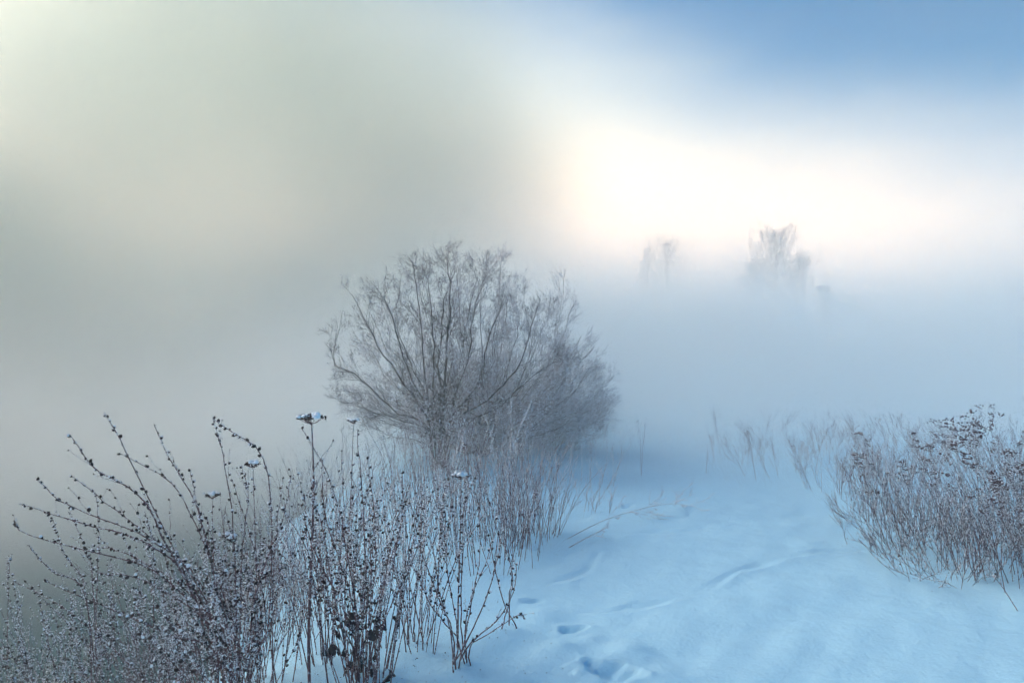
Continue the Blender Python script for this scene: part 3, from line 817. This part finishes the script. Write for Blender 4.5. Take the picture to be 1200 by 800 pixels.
def bush(name, label, x, y, limbs, h, rad, r0, twig_mat, cat='shrub', **kw):
    """a dome: limb tips spread over a half ellipsoid rad x h"""
    root = thing(name, label, cat, (x, y, G(x, y)))
    for i in range(limbs):
        a = i * 2.4 + RNG.uniform(-.3, .3); tl = 1.38 * math.sqrt((i + .5) / limbs)
        L = RNG.uniform(.86, 1.03) / math.sqrt((math.cos(tl) / h) ** 2 + (math.sin(tl) / rad) ** 2)
        out = np.array([math.cos(a), math.sin(a), 0]); sx, cz = L * math.sin(tl), L * math.cos(tl)
        P = spline([np.array([0, 0, -.05]) + out * .05, out * sx * .42 + np.array([0, 0, cz * .34 + .03]), out * sx * .80 + np.array([0, 0, cz * .68 + .05]), out * sx + np.array([0, 0, cz + .08])], 16)
        P[1:] += RNG.normal(0, .010, P[1:].shape)
        limb_mesh(root, P, r0 * RNG.uniform(.7, 1.1), twig_mat=twig_mat, **kw)
    return root
bkw = dict(n2=15, n3=8, n4=3, L2=(.2, .55), L3=(.10, .30), L4=(.05, .13), frost=60, fsize=.014, up=.22, rmin=.0012, tips=.3, s2=.15)
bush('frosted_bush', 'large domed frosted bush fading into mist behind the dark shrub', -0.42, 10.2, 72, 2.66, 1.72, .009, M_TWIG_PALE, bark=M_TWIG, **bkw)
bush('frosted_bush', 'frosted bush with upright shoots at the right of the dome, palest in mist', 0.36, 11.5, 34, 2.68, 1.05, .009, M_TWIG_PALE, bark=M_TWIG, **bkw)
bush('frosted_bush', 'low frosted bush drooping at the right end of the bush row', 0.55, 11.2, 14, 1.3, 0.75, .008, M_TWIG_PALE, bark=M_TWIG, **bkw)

# ------------------------------------------------------------------ far trees
def far_tree(label, x, y, h, w, limbs, shape=.6, name='far_tree'):
    root = thing(name, label, 'tree', (x, y, G(x, y)))
    P = spline([np.array([0, 0, -.1]), np.array([.1, 0, h * .35]), np.array([-.12, .1, h * .7]), np.array([.05, 0, h])], 20)
    R = np.maximum(.13 * (1 - .95 * np.linspace(0, 1, 20)), .012)
    mb = MB(); mb.tubes(P, R, 8); mb.build('trunk', M_FAR, root)
    s = np.linspace(.14, .97, limbs); b, t = along(P, s)
    cr = MB(); a = np.arange(limbs) * 2.4 + RNG.uniform(-.4, .4, limbs)
    ln = w * (1 - s) ** shape * RNG.uniform(.75, 1.15, limbs) + .25
    d = np.stack([np.cos(a) * .62, np.sin(a) * .62, np.full(limbs, .85)], -1)
    tt = np.linspace(0, 1, 8)
    C = b[:, None] + d[:, None] * (ln[:, None] * tt)[..., None] + np.array([0, 0, .25]) * (ln[:, None] * tt ** 2)[..., None]
    CR = np.tile(.035 * (1 - .8 * tt), (limbs, 1)); cr.tubes(C, CR, 4)
    D, DR = branch(C, CR, 9, .15, 1., (.4, 1.2), (.3, .9), 6, .55, up=.3, wig=.04, rmin=.009); cr.tubes(D, DR, 3)
    E, ER = branch(D, DR, 5, .15, 1., (.25, .7), (.3, .9), 4, .7, up=.2, wig=.05, rmin=.008); cr.tubes(E, ER, 3)
    cr.build('crown', M_FAR, root, stuff=True)
    return root
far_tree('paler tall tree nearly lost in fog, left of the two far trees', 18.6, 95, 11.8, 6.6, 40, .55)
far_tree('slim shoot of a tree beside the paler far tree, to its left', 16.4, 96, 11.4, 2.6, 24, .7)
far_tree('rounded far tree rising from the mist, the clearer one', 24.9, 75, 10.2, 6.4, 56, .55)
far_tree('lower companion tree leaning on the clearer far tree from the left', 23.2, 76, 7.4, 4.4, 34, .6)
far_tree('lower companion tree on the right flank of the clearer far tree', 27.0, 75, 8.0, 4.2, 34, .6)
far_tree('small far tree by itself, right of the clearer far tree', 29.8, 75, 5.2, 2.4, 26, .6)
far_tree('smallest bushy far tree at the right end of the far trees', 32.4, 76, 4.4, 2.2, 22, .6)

# ------------------------------------------------------------------ litter on the snow
lit = MB(); cen = np.array([(-.9, 3.6), (-.65, 3.7), (-.24, 3.85), (-.05, 4.3), (0.1, 5.9), (2.8, 5.0), (2.7, 5.8), (.9, 6.4)])
pick = cen[RNG.integers(0, len(cen), 420)] + RNG.normal(0, .28, (420, 2))
loc = np.column_stack([pick, H(pick[:, 0], pick[:, 1]) + .001])
d = norm(RNG.normal(size=loc.shape) * np.array([1, 1, .25])); k = RNG.uniform(.003, .010, len(loc))
lit.scatter(*SPIN, loc, *axes(d, k * .35, k))
o = lit.build('seed_litter', M_BUD, stuff=True); o['label'] = 'scattered dark seeds fallen on the snow round the weeds'; o['category'] = 'litter'
